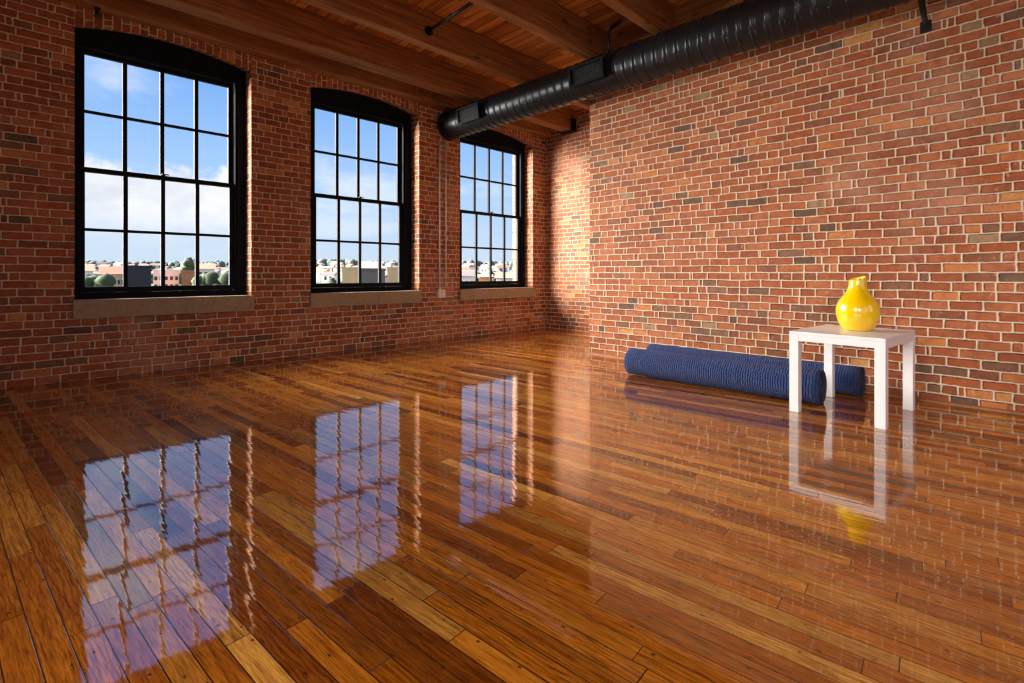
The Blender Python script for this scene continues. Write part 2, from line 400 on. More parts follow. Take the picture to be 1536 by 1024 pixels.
# the sides of the loft behind the camera: brick, with tall unseen openings added for the fill lights
def wall_open(name, axis, c, lo, hi, opens):
    bm = new_bm()
    cur = lo
    def q(u0, u1, z0, z1):
        if axis == 'y': wall_y(bm, u0, u1, z0, z1, c)
        else: wall_x(bm, u0, u1, z0, z1, c)
    for a, b in opens:
        q(cur, a, 0, ZC+.2); q(a, b, 0, .8); q(a, b, 3.1, ZC+.2); cur = b
    q(cur, hi, 0, ZC+.2)
    tag(obj(name, bm, M['brick'], fixn=False), kind='structure')
BACK = [(-2.2, -.6), (.6, 2.2), (3.1, 4.5)]
SIDE = [(-2.8, -1.2), (-.2, 1.4)]
wall_open('wall_back', 'y', YB, XL-.3, XR+.3, BACK)
wall_open('wall_side', 'x', XL, YB-.3, YW+.1, SIDE)

bm = new_bm(); box(bm, XL-.3, XF+.3, YB-.3, YO, -.12, 0)
tag(obj('floor', bm, M['floor']), kind='structure')
bm = new_bm(); box(bm, XL-.3, XF+.3, YB-.3, YO, ZC, ZC+.15)
tag(obj('ceiling', bm, M['deck']), kind='structure')
bm = new_bm(); prism(bm, [(XR, 0), (XR-.016, 0), (XR-.013, .012), (XR-.004, .02), (XR, .022)], 'y', YB, YC)
tag(obj('trim_1', bm, M['trimwood']), kind='structure')

# ------------------------------------------------------------------ windows
def rect_frame(bm, x0, x1, z0, z1, y0, y1, wl, wr, wb, wt):
    o4 = [(x0, z0), (x1, z0), (x1, z1), (x0, z1)]; i4 = [(x0+wl, z0+wb), (x1-wr, z0+wb), (x1-wr, z1-wt), (x0+wl, z1-wt)]
    V = [[bm.verts.new((p[0], y, p[1])) for p in q] for q in (o4, i4) for y in (y0, y1)]
    for k in range(4):
        j = (k+1) % 4
        for A, B_ in ((0, 1), (1, 3), (3, 2), (2, 0)): bm.faces.new((V[A][k], V[A][j], V[B_][j], V[B_][k]))
ZB, ZR, ZT = .868, 2.02, 3.165
def sash(name, root, g0, g1, zb, zt, y, rb, rt):
    """glass opening g0..g1, zb..zt; rails rb, rt; one mullioned light of 4 x 2 panes"""
    W = .055
    bm = new_bm(); rect_frame(bm, g0-W, g1+W, zb-rb, zt+rt, y, y+.042, W, W, rb, rt)
    s = obj(name, bm, M['black'], root, bevel=.005)
    for k in (1, 2, 3):
        x = g0+(g1-g0)*k/4; bm = new_bm()
        prism(bm, [(x-.020, y+.036), (x-.019, y+.010), (x-.014, y+.005), (x+.014, y+.005), (x+.019, y+.010), (x+.020, y+.036)], 'z', zb-.002, zt+.002)
        obj('muntin', bm, M['black'], s)
    zm = (zb+zt)/2; bm = new_bm()
    prism(bm, [(y+.037, zm-.014), (y+.013, zm-.013), (y+.007, zm-.009), (y+.007, zm+.009), (y+.013, zm+.013), (y+.037, zm+.014)], 'x', g0-.002, g1+.002)
    obj('muntin', bm, M['black'], s)
    bm = new_bm()
    wall_y(bm, g0-.01, g1+.01, zb-.01, zt+.01, y+.027)
    obj('glass_pane', bm, M['glass'], s, fixn=False)
    return s
for i, ((a, b), (g0, g1)) in enumerate(zip(WIN, GLS)):
    root = empty('window_%d' % (i+1), ((a+b)/2, YW+.2, ZS)); tag(root, kind='structure')
    root['label'] = ['arched black sash window nearest the camera at the left', 'middle arched black sash window of the brick wall', 'arched black sash window beside the far brick corner'][i]
    inv = Vector(root.location)
    def sub(o):
        o.matrix_parent_inverse = Matrix.Translation(-inv); return o
    W = .055
    # outer frame: jambs, head board shaped to the arch, stool
    bm = new_bm()
    y0, y1 = YW+.20, YW+.32
    xl, xr = g0-W-.004, g1+W+.004
    n = 24
    top = [(a-.01 + (b-a+.02)*k/n, arch_z(a, b, min(max(a+(b-a)*k/n, a), b))+.058) for k in range(n+1)]
    loop = [(a-.01, ZS), *top, (b+.01, ZS)]; inner = [(xl, ZB-.062)]+[(xl+(xr-xl)*k/n, ZT+.055) for k in range(n+1)]+[(xr, ZB-.062)]
    V = [[bm.verts.new((p[0], y, p[1])) for p in q] for q in (loop, inner) for y in (y0, y1)]
    for k in range(len(loop)):
        j = (k+1) % len(loop)
        for A, B_ in ((0, 1), (1, 3), (3, 2), (2, 0)): bm.faces.new((V[A][k], V[A][j], V[B_][j], V[B_][k]))
    sub(obj('frame', bm, M['black'], root, bevel=.004))
    # inner bead, the thin raised moulding line around the sashes
    bm = new_bm(); rect_frame(bm, xl-.03, xr+.03, ZB-.085, ZT+.085, y0-.016, y0+.002, .016, .016, .016, .016)
    sub(obj('bead_moulding', bm, M['black'], root, bevel=.004))
    bm = new_bm(); rect_frame(bm, xl-.005, xr+.005, ZB-.062, ZT+.06, y0-.009, y0+.03, .011, .011, .006, .011)
    sub(obj('stop_moulding', bm, M['black'], root, bevel=.003))
    sub(sash('upper_sash', root, g0, g1, ZR+.022, ZT, y0+.062, .04, .05))
    lo = sub(sash('lower_sash', root, g0, g1, ZB, ZR-.022, y0+.015, .055, .045))
    bm = new_bm(); xm = (g0+g1)/2
    lathe(bm, [(0, .0), (.022, 0), (.022, .008), (.012, .014), (.010, .026), (0, .028)], 16, (xm, y0+.03, ZR+.022))
    lk = sub(obj('sash_lock', bm, M['darkmetal'], root, smooth=False))
    bm = new_bm(); box(bm, xm-.006, xm+.055, y0+.022, y0+.036, ZR+.034, ZR+.044); obj('lock_lever', bm, M['darkmetal'], lk)
    # cast stone sill
    bm = new_bm()
    xe0, xe1 = a-.012, b+.02
    xm = a+(b-a)*.575
    prism(bm, [(xe0, YW-.045), (xm-.0012, YW-.045), (xm-.0012, YW+.30), (a+.001, YW+.30), (a+.001, YW), (xe0, YW)], 'z', ZS-.172, ZS)
    sub(obj('window_sill', bm, M['stone'], root, bevel=.004))
    bm = new_bm()
    prism(bm, [(xm+.0012, YW-.045), (xe1, YW-.045), (xe1, YW), (b-.001, YW), (b-.001, YW+.30), (xm+.0012, YW+.30)], 'z', ZS-.172, ZS)
    sub(obj('window_sill', bm, M['stone'], root, bevel=.004))

# ------------------------------------------------------------------ ceiling beams
ZBm = 3.5
def beam(y0, y1, x0, x1, label, z0=ZBm, rot=0.0, shoe=False):
    o = empty('ceiling_beam', ((x0+x1)/2, (y0+y1)/2, z0)); o.rotation_euler = (0, 0, rot)
    L, Wd = (x1-x0)/2, (y1-y0)/2
    bm = new_bm()
    n = 60; secs = []
    rnd = random.random()*50
    for k in range(n+1):                       # hewn timber: slightly uneven arrises
        x = -L+2*L*k/n
        w = [noise.noise(Vector((x*1.3, rnd+j*9, 0)))*.006 for j in range(4)]
        secs.append([bm.verts.new((x, -Wd+w[0], w[1])), bm.verts.new((x, Wd+w[2], w[3])), bm.verts.new((x, Wd, ZC-z0)), bm.verts.new((x, -Wd, ZC-z0))])
    for A, B in zip(secs, secs[1:]):
        for j in range(4): bm.faces.new((A[j], A[(j+1) % 4], B[(j+1) % 4], B[j]))
    bm.faces.new(secs[0]); bm.faces.new(secs[-1][::-1])
    obj('timber', bm, M['beam'], o, bevel=.012)
    if shoe:
        bm = new_bm()
        w = Wd+.01
        prism(bm, [(-w-.014, -.016), (w+.014, -.016), (w+.014, .20), (w, .20), (w, -.004), (-w, -.004), (-w, .20), (-w-.014, .20)], 'x', L-.13, L)
        obj('beam_shoe', bm, M['darkmetal'], o)
    tag(o, label, 'ceiling beam', 'timber ceiling beams')
    return o
beam(6.03, 6.195, XL, XF-.005, 'dark timber ceiling beam running against the top of the window wall')
beam(5.43, 5.65, XL+.02, XF-.01, 'timber beam just inboard of the window wall, black shoe at its far end', rot=math.radians(.8), shoe=True)
beam(4.53, 4.66, XL, XF-.005, 'timber ceiling beam carrying the flanged end of the short black rod')
beam(3.44, 3.575, XL, XR-.075, 'timber ceiling beam meeting the duct just left of its second vent')
beam(2.60, 2.72, XL, XR-.075, 'timber ceiling beam that holds the bent black duct hanger')
beam(1.68, 1.80, XL, XR-.075, 'timber ceiling beam right of the duct hanger, partly hidden above the duct')
beam(.72, .84, XL, XR-.075, 'timber ceiling beam above the camera, out at the top of the view')
beam(-.3, -.18, XL, XR-.075, 'timber ceiling beam behind the camera, nearer the back wall')
bm = new_bm(); box(bm, XR-.07, XR-.002, YB, YC-.01, 3.64, ZC-.004); lg = obj('timber_ledger', bm, M['beam_y'], bevel=.006)
tag(lg, 'timber ledger board along the top of the right brick wall, behind the duct', 'ledger')
beam(-1.5, -1.38, XL, XR-.075, 'timber ceiling beam close to the back wall openings')

# ------------------------------------------------------------------ duct
DA, DB = Vector((4.69, YW-.02, 3.262)), Vector((4.69, -3.5, 3.205)); DR = .205
def duct():
    root = empty('ventilation_duct', DA)
    d = (DB-DA); L = d.length; dn = d.normalized()
    sx = Vector((1, 0, 0)); up = sx.cross(dn); up = -up if up.z < 0 else up
    bm = new_bm(); seg = 56; pitch = .118
    ys = []; y = 0.0
    N = int(L/.0118)
    rings = []
    for i in range(N+1):
        s = L*i/N; ring = []
        for k in range(seg):
            th = 2*PI*k/seg
            ph = (s/pitch + k/seg) % 1.0
            r = DR + (.010 if ph < .10 else 0.0) - (.006 if .10 <= ph < .19 else 0)
            if s < .02: r = DR+.012
            p = dn*s + (sx*math.cos(th)+up*math.sin(th))*r
            ring.append(bm.verts.new(p))
        rings.append(ring)
    for A, B in zip(rings, rings[1:]):
        for k in range(seg): bm.faces.new((A[k], A[(k+1) % seg], B[(k+1) % seg], B[k]))
    bm.faces.new(rings[0]); bm.faces.new(rings[-1][::-1])
    o = obj('duct_shell', bm, M['duct'], root, smooth=True)
    # vents set into the side that faces the room and the floor
    def vent(s0, ln, ang):
        a = math.radians(ang)
        out = -sx*math.cos(a) - up*math.sin(a)      # outward
        t = -sx*math.sin(a) + up*math.cos(a)        # across, upwards
        Mx = Matrix((( *dn, 0), (*t, 0), (*out, 0), (0, 0, 0, 1))).transposed(); Mx.translation = dn*s0
        hw = .095; top = DR+.065
        bm = new_bm()
        hl = ln/2
        for (x0, x1, y0, y1) in ((-hl, hl, -hw, -hw+.014), (-hl, hl, hw-.014, hw), (-hl, -hl+.014, -hw, hw), (hl-.014, hl, -hw, hw)):
            box(bm, x0, x1, y0, y1, DR-.06, top, Mx)
        for (x0, x1, y0, y1) in ((-hl-.014, hl+.014, -hw-.014, -hw+.012), (-hl-.014, hl+.014, hw-.012, hw+.014), (-hl-.014, -hl+.014, -hw, hw), (hl-.014, hl+.014, -hw, hw)):
            box(bm, x0, x1, y0, y1, top-.002, top+.006, Mx)
        v = obj('air_vent', bm, M['black'], root)
        bm = new_bm(); box(bm, -hl+.012, hl-.012, -hw+.012, hw-.012, top-.035, top-.028, Mx)
        for j in range(9):
            yy = -hw+.02+j*(2*hw-.04)/8
            box(bm, -hl+.012, hl-.012, yy-.002, yy+.002, top-.028, top-.008, Mx)
        obj('vent_grille', bm, M['grille'], v)
    vent(.78, .44, 8); vent(2.82, .44, 8)
    tag(root, 'large round black spiral duct hung under the timber ceiling along the right wall', 'duct')
    return root
duct()

def hanger_rod():
    o = empty('ceiling_rod', (3.16, 4.5, 3.64))
    bm = new_bm(); tube(bm, [(0, 0, 0), (-.1, -.93, -.06)], .017, 14)
    obj('rod', bm, M['darkmetal'], o, smooth=True)
    bm = new_bm(); tube(bm, [(0, .028, .0), (0, .012, .0), (0, .012, 0), (-.004, -.03, -.002)], [.05, .05, .03, .028], 18)
    obj('flange', bm, M['darkmetal'], o)
    tag(o, 'short black iron rod spanning between two ceiling beams, left of the duct', 'rod')
hanger_rod()
def duct_hanger():
    o = empty('duct_hanger', (4.66, 3.22, 3.445))
    bm = new_bm()
    P = [(0, 0, 0), (0, 0, .20), (-.005, -.01, .245), (-.02, -.05, .265), (-.06, -.14, .262), (-.24, -.56, .17)]
    tube(bm, P, .013, 12)
    obj('rod', bm, M['darkmetal'], o, smooth=True)
    bm = new_bm(); tube(bm, [(-.02, -.05, .265), (-.09, -.21, .248)], .021, 12)
    obj('sleeve', bm, M['darkmetal'], o, smooth=True)
    bm = new_bm(); tube(bm, [(0, 0, .005), (0, 0, .03)], .028, 12)
    obj('collar', bm, M['darkmetal'], o, smooth=True)
    tag(o, 'bent black pipe hanger rising from the duct to a ceiling beam', 'pipe hanger')
duct_hanger()
def wall_bracket():
    o = empty('wall_bracket', (XR, .53, 2.93))
    bm = new_bm(); tube(bm, [(-.016, 0, .02), (-.05, .01, .10), (-.20, .02, .24)], [.016, .02, .02], 10)
    obj('strap', bm, M['darkmetal'], o)
    bm = new_bm(); box(bm, -.014, -.001, -.035, .035, -.045, .045); tube(bm, [(-.014, 0, 0), (-.03, 0, 0)], .018, 8)
    obj('wall_plate', bm, M['darkmetal'], o, bevel=.003)
    tag(o, 'small black iron bracket fixing the duct to the right brick wall', 'bracket')
wall_bracket()
def sprinkler():
    o = empty('sprinkler_head', (.505, 6.10, 3.5))
    bm = new_bm(); lathe(bm, [(0, .0), (.028, 0), (.026, -.008), (.014, -.014), (.012, -.034), (.016, -.044), (.010, -.05), (.010, -.058), (0, -.06)], 16)
    obj('nozzle', bm, M['darkmetal'], o)
    bm = new_bm(); lathe(bm, [(0, -.066), (.030, -.078), (.032, -.084), (0, -.075)], 16)
    for sx_ in (-1, 1): tube(bm, [(sx_*.012, 0, -.046), (sx_*.018, 0, -.058), (sx_*.008, 0, -.072)], .003, 6)
    obj('deflector', bm, M['darkmetal'], o)
    tag(o, 'tiny black sprinkler head on the beam above the nearest window', 'sprinkler')
sprinkler()

# ------------------------------------------------------------------ conduits and outlet on the window wall
def conduit(x, zb, label, r=.013, m='galv'):
    o = empty('conduit', (x, YW-.02, zb))
    bm = new_bm(); tube(bm, [(0, 0, 0), (0, 0, 3.035-zb)], r, 14)
    obj('pipe', bm, M[m], o, smooth=True)
    for z in (1.35, 2.45):
        bm = new_bm(); tube(bm, [(0, 0, z-zb-.010), (0, 0, z-zb+.010)], r+.0035, 14)
        k = obj('pipe_clip', bm, M['galv'], o)
        bm = new_bm(); box(bm, -.026, .026, .010, .019, z-zb-.012, z-zb+.012); obj('clip_base', bm, M['galv'], k)
    tag(o, label, 'conduit', 'conduits on the window wall')
conduit(4.515, .775, 'thicker pale conduit dropping straight into the white outlet box')
conduit(4.635, .80, 'thinner conduit on the right of the thicker one, ending just above the outlet', .010)
def outlet():
    o = empty('outlet_box', (4.545, YW, .69))
    bm = new_bm(); box(bm, -.062, .062, -.05, -.001, -.062, .062)
    obj('box_body', bm, M['plastic'], o, bevel=.006)
    bm = new_bm(); tube(bm, [(-.03, -.025, .06), (-.03, -.025, .085)], .018, 12); tube(bm, [(-.03, -.024, .085), (-.03, -.02, .10)], .015, 12)
    obj('connector', bm, M['galv'], o, smooth=True)
    for zc in (-.025, .025):
        bm = new_bm(); box(bm, -.02, .02, -.054, -.049, zc-.02, zc+.02)
        s = obj('socket', bm, M['plastic'], o, bevel=.002)
        for dx in (-.008, .006):
            bm = new_bm(); box(bm, dx, dx+.003, -.0555, -.0535, zc-.006, zc+.006); obj('slot', bm, M['slot'], s)
    tag(o, 'white outlet box on the brick below the metal conduits', 'outlet')
outlet()

# ------------------------------------------------------------------ rolled mats
def rolled_mat(x, y0, y1, R, label, turn0, wob=0.0):
    L = y1-y0
    o = empty('rolled_mat', (x, (y0+y1)/2, 0))
    th = .011; turns = (R-.03)/ (th*1.18)
    def spiral(f):                     # f from 0 (outer edge) to 1 (core)
        ang = turn0 + f*turns*2*PI
        rr = R - f*(R-.03)
        return ang, rr
    for nm, dr, m in (('mat_surface', 0.0, 'mat'),):
        bm = new_bm(); uvl = bm.loops.layers.uv.active
        NS = int(turns*34); NL = 36
        def pt(i, j, inner):
            f = i/NS; ang, rr = spiral(f)
            rr -= th if inner else 0
            yy = -L/2 + L*j/NL
            e = noise.noise(Vector((ang*.6, yy*1.1, x)))*.004
            dy = (math.sin(f*9+x)*.006) if j in (0, NL) else 0
            rr2 = rr+e*(1 if rr > R*.7 else .3)
            zz = R + rr2*math.sin(ang)*.985
            return (rr2*math.cos(ang), yy+dy, max(.001, zz - .004))
        vo = [[bm.verts.new(pt(i, j, False)) for j in range(NL+1)] for i in range(NS+1)]
        vi = [[bm.verts.new(pt(i, j, True)) for j in range(NL+1)] for i in range(NS+1)]
        arc = [0.0]
        for i in range(NS): arc.append(arc[-1]+(vo[i+1][0].co-vo[i][0].co).length)
        def face(vs, uvs):
            f = bm.faces.new(vs)
            for l, uv in zip(f.loops, uvs): l[uvl].uv = uv
            f.smooth = True
            return f
        ends = []
        for i in range(NS):
            for j in range(NL):
                uv = [(L*j/NL, arc[i]), (L*(j+1)/NL, arc[i]), (L*(j+1)/NL, arc[i+1]), (L*j/NL, arc[i+1])]
                face([vo[i][j], vo[i][j+1], vo[i+1][j+1], vo[i+1][j]], uv)
                face([vi[i+1][j], vi[i+1][j+1], vi[i][j+1], vi[i][j]], uv)
            for j in (0, NL):
                f = face([vo[i][j], vo[i+1][j], vi[i+1][j], vi[i][j]], [(0, 0), (0, .01), (.01, .01), (.01, 0)]); f.smooth = False; f.material_index = 1
        for i in (0, NS):
            for j in range(NL):
                f = face([vo[i][j], vi[i][j], vi[i][j+1], vo[i][j+1]], [(L*j/NL, 0), (L*j/NL, .01), (L*(j+1)/NL, .01), (L*(j+1)/NL, 0)]); f.smooth = False
        obj(nm, bm, M[m], o).data.materials.append(M['mat_dark'])
    bm = new_bm(); tube(bm, [(0, -L/2+.01, R), (0, L/2-.01, R)], .024, 14)
    obj('core', bm, M['mat_dark'], o, smooth=True)
    tag(o, label, 'rolled mat', 'navy rolled mats')
    return o
m1 = rolled_mat(4.325, 1.07, 2.72, .137, 'navy blue rolled mat in front, its near end under the white table', math.radians(-60))
m1.rotation_euler.z = math.radians(1.2)
m2 = rolled_mat(4.865, .915, 2.82, .126, 'navy blue rolled mat behind the front one, against the brick wall', math.radians(-80))

# ------------------------------------------------------------------ side table
def side_table():
    o = empty('side_table', (4.335, .870, 0), math.radians(-4.66))
    hx, hy, H, lw, ap = .372, .29, .583, .062, .068
    bm = new_bm(); box(bm, -hx, hx, -hy, hy, H-.022, H)
    obj('table_top', bm, M['white'], o, bevel=.003)
    bm = new_bm()
    zt = H-.0225
    box(bm, -hx+lw, hx-lw, -hy+.001, -hy+.03, H-ap, zt); box(bm, -hx+lw, hx-lw, hy-.03, hy-.001, H-ap, zt)
    box(bm, -hx+.001, -hx+.03, -hy+lw, hy-lw, H-ap, zt); box(bm, hx-.03, hx-.001, -hy+lw, hy-lw, H-ap, zt)
    obj('apron', bm, M['white'], o, bevel=.0015)
    for sx_ in (-1, 1):
        for sy in (-1, 1):
            bm = new_bm()
            x0, x1 = sorted((sx_*(hx-.0005), sx_*(hx-lw))); y0, y1 = sorted((sy*(hy-.0005), sy*(hy-lw)))
            box(bm, x0, x1, y0, y1, 0, zt)
            obj('leg', bm, M['white'], o, bevel=.003)
    tag(o, 'small white square side table with thick straight legs beside the brick wall', 'side table')
    return o
side_table()
def vase():
    o = empty('vase', (4.39, .85, .583))
    prof = [(0, .004), (.095, .0), (.108, .004), (.128, .025), (.150, .065), (.163, .105), (.168, .145), (.164, .18), (.150, .215),
            (.125, .25), (.098, .278), (.084, .30), (.076, .318), (.069, .34), (.067, .37), (.067, .398),
            (.063, .402), (.059, .396), (.060, .36), (.06, .32), (.09, .28), (.13, .23), (.155, .17), (.15, .1), (.11, .03), (0, .02)]
    prof = [(r*.82, z*.955) for r, z in prof]
    bm = new_bm(); lathe(bm, prof, 64)
    for v in bm.verts:                       # lip cut on a slant
        if v.co.z > .335:
            k = (v.co.z-.335)/.045
            d = v.co.x*.7145 - v.co.y*.6997
            v.co.z += k*d*.26; v.co.x += k*.004
    ob = obj('body', bm, M['yellow'], o, smooth=True)
    sub = ob.modifiers.new('sub', 'SUBSURF'); sub.levels = 1; sub.render_levels = 2
    tag(o, 'glossy yellow gourd shaped vase with a slanted lip on the white table', 'vase')
vase()

# ------------------------------------------------------------------ outside: falling ground, town on the hillside, trees
F2, R2 = Vector((.6997, .7145, 0)), Vector((.7145, -.6997, 0))
def P(px, D, z=0.0):
    p = (F2 + R2*((px-768)/750))*D; p.z = z; return p
def zat(py, D): return 1+(410-py)/750*D
def ground(D, lat=0.0):
    pts = [(10, -13), (60, -12), (120, -9), (200, -4.6), (300, -.2), (420, 5.5), (520, 9.5), (620, 10.5), (900, 9)]
    for (d0, z0), (d1, z1) in zip(pts, pts[1:]):
        if D <= d1:
            t = max(0, (D-d0)/(d1-d0)); return z0+(z1-z0)*t + 1.2*noise.noise(Vector((lat*.012, D*.012, 0)))
    return 9
g_ = plain('dry_green_hillside', srgb(74, 78, 50), .95, var=.45, scale=.05)
bm = new_bm()
Ds = [12, 40, 70, 100, 140, 180, 220, 260, 300, 340, 380, 420, 460, 500, 560, 620, 760, 900]
cols_ = list(range(-60, 17, 2))
grid = [[bm.verts.new(F2*D + R2*(c/15*D) + Vector((0, 0, ground(D, c/15*D)))) for c in cols_] for D in Ds]
for A, B in zip(grid, grid[1:]):
    for k in range(len(cols_)-1): bm.faces.new((A[k], A[k+1], B[k+1], B[k]))
tag(obj('hillside_ground', bm, g_, smooth=True), kind='structure')

def flat(name, c, r=.85): return plain(name, c, r, var=.12, scale=.6)
B = dict(cream=flat('cream_render', srgb(226, 208, 168)), white=flat('white_render', srgb(240, 236, 228)), orange=flat('orange_render', srgb(214, 140, 92)),
         dark=flat('dark_cladding', srgb(62, 56, 62)), grey=flat('grey_cladding', srgb(120, 110, 104)), beige=flat('beige_render', srgb(214, 190, 140)),
         terr=flat('terracotta_tiles', srgb(204, 142, 114)), pink=flat('pale_pink_tiles', srgb(222, 184, 164)), slate=flat('slate_roof', srgb(128, 118, 116)),
         win=plain('dark_window_opening', srgb(44, 44, 50), .3), leaf=plain('distant_foliage', srgb(78, 92, 62), .95, var=.5, scale=.9),
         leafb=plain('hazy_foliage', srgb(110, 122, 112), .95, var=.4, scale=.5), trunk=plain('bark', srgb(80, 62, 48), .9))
YAW = math.atan2(R2.y, R2.x)
def block(name, px0, px1, pt, D, depth, wall, label, roof=None, rise=0, wins=None, cat='building', pb=None):
    """box building whose front stands at depth D"""
    x0, x1 = (px0-768)/750*D, (px1-768)/750*D
    top = zat(pt, D); base = ground(D, (x0+x1)/2)-.5
    xc = (x0+x1)/2; rad = F2*D + R2*xc
    o = empty(name, rad + Vector((0, 0, base)), math.atan2(rad.y, rad.x)-PI/2)
    w = (x1-x0)/2*D/rad.length; H = top-base
    bm = new_bm(); box(bm, -w, w, 0, depth, 0, H)
    obj('walls', bm, B[wall], o)
    bm = new_bm()
    if rise: prism(bm, [(-.5, H), (depth+.5, H), (depth/2, H+rise)], 'x', -w-.4, w+.4)
    else:
        for q in ((-w-.15, w+.15, -.15, .15), (-w-.15, w+.15, depth-.15, depth+.15)): box(bm, *q, H, H+.35)
        box(bm, -w-.15, -w+.15, .15, depth-.15, H, H+.35); box(bm, w-.15, w+.15, .15, depth-.15, H, H+.35)
    obj('roof' if rise else 'parapet', bm, B[roof or wall], o)
    if wins:
        nc, nr, step = wins
        for r in range(nr):
            for c in range(nc):
                cx = -w + (c+.5)*2*w/nc; cz = H-1.5-r*step
                bm = new_bm(); box(bm, cx-w/nc*.55, cx+w/nc*.55, -.06, .05, cz-.45, cz+.35)
                obj('window', bm, B['win'], o)
    tag(o, label, cat)
    return o
# seen through the nearest window
block('apartment_block', 190, 227, 401, 92, 9, 'dark', 'dark windowless slab building behind the nearest window', wins=None)
block('apartment_block', 230, 269, 406.5, 108, 6, 'white', 'cream apartment block with a grid of windows right of the dark slab', wins=(5, 2, 1.7))
block('warehouse', 272, 296, 408, 104, 8, 'orange', 'orange rendered block right of the cream apartment grid')
block('town_house', 152, 187, 411, 96, 6, 'cream', 'long cream house with an orange tiled roof left of the dark slab', 'terr', 1.5, wins=(6, 1, 1.6), cat='house')
block('town_house', 96, 140, 406, 150, 12, 'white', 'low white house with terracotta roof at the left edge of the nearest window', 'terr', 2.0, wins=(4, 1, 2), cat='house')
block('town_house', 296, 322, 403, 170, 12, 'white', 'white house with terracotta roof right of the tall round tree', 'terr', 2.0, wins=(3, 1, 2), cat='house')
# seen through the middle window
block('warehouse', 513, 539, 402.5, 112, 9, 'beige', 'blank cream warehouse on the left of the middle window view')
block('warehouse', 541.5, 578, 405, 104, 6, 'grey', 'wide grey shed behind the middle window panes')
block('warehouse', 581, 604, 402.5, 113, 12, 'beige', 'beige block right of the wide grey shed')
block('town_house', 541, 572, 402, 180, 12, 'white', 'white house with a pale pink roof above the grey shed', 'pink', 2.6, cat='house')
# seen through the far window
block('town_house', 719, 737, 415, 105, 6, 'orange', 'small orange house low in the far window', 'pink', .5, wins=(2, 1, 1.5), cat='house')
block('town_house', 744, 785, 417, 118, 9, 'white', 'long red roofed house low at the right of the far window', 'terr', 1.4, wins=(6, 1, 1.6), cat='house')
block('town_house', 688, 712, 414, 120, 9, 'white', 'white gabled house low at the left of the far window', 'slate', 1.3, wins=(3, 1, 1.6), cat='house')

def proto_house(wall, roof, w, d, h, rise, label, group):
    o = empty('distant_house')
    bm = new_bm(); box(bm, -w, w, -d, d, -3, h)
    obj('walls', bm, B[wall], o)
    bm = new_bm(); prism(bm, [(-d-.4, h), (d+.4, h), (0, h+rise)], 'x', -w-.4, w+.4)
    obj('roof', bm, B[roof], o)
    for k in (-.55, .3):
        bm = new_bm(); box(bm, w*k, w*k+1.1, -d-.05, -d+.05, h*.35, h*.8); obj('window', bm, B['win'], o)
    tag(o, label, 'house', group); return o
def copy_tree(o):
    c = o.copy(); C.objects.link(c)
    for ch in o.children:
        k = ch.copy(); C.objects.link(k); k.parent = c
    return c
protos = [proto_house('white', 'terr', 3.4, 2.6, 3.6, 1.3, 'small white house with a terracotta roof on the distant hillside', 'white houses with terracotta roofs on the hill'),
          proto_house('white', 'slate', 3.0, 2.5, 3.8, 1.2, 'small white house with a grey roof on the distant hillside', 'white houses with grey roofs on the hill'),
          proto_house('cream', 'pink', 3.8, 2.6, 3.2, 1.1, 'small cream house with a pale pink roof on the distant hillside', 'cream houses with pink roofs on the hill')]
used = [False]*3
def frange():
    for D in (228, 246, 266, 288, 312, 340, 370, 402):
        for (lo, hi) in ((126, 346), (470, 602), (690, 782)):
            step = 10.2*750/D*.95
            x = lo + random.random()*step
            while x < hi:
                yield x + random.uniform(-3, 3), D + random.uniform(-5, 5)
                x += step*random.uniform(.85, 1.35)
spots = []
def clear(px, D, r):
    p = P(px, D)
    if any((p-q).length < r+rq for q, rq in spots): return False
    spots.append((p, r)); return True
for px, D in frange():
    if random.random() < .12: continue
    if D < 215: continue
    if not clear(px, D, 5.1): continue
    k = random.choices((0, 1, 2), (5, 5, 3))[0]
    o = protos[k] if not used[k] else copy_tree(protos[k]); used[k] = True
    s = random.uniform(.75, 1.1)
    p = P(px, D); p.z = ground(D, (px-768)/750*D)
    o.location = p; o.scale = (s, s, s*random.uniform(.9, 1.15)); o.rotation_euler = (0, 0, YAW+random.uniform(-.8, .8))

def blob(bm, c, r, zs=1.0, n=2, seed=0.0):
    vs = bmesh.ops.create_icosphere(bm, subdivisions=n, radius=1)['verts']
    for v in vs:
        k = 1+.35*noise.noise(v.co*1.8+Vector((seed, 0, 0)))+.15*noise.noise(v.co*5+Vector((seed, 3, 0)))
        v.co = Vector(c)+Vector((v.co.x*r*k, v.co.y*r*k, v.co.z*r*zs*k))
def tree_proto(name, h, r, m, label, group):
    o = empty(name)
    bm = new_bm(); tube(bm, [(0, 0, -1), (0, 0, h*.5)], [.3, .18], 7)
    obj('trunk', bm, B['trunk'], o)
    bm = new_bm()
    for k in range(7): blob(bm, (random.uniform(-1, 1)*r*.5, random.uniform(-1, 1)*r*.5, h*.3+k/6*h*.55), r*(.75-.06*k), .9, 2, k*3.3)
    obj('crown', bm, m, o, smooth=True)
    tag(o, label, 'tree', group); return o
t = tree_proto('round_tree', 9.5, 2.9, B['leaf'], 'tall rounded green tree rising above the roofs in the nearest window', None)
D = 150; t.location = P(281, D, ground(D, (281-768)/750*D)); t.location.z = zat(383, D)-9.6
tp = tree_proto('distant_tree', 5.0, 2.2, B['leaf'], 'small green tree among the distant houses', 'trees among the houses on the hill')
first = True
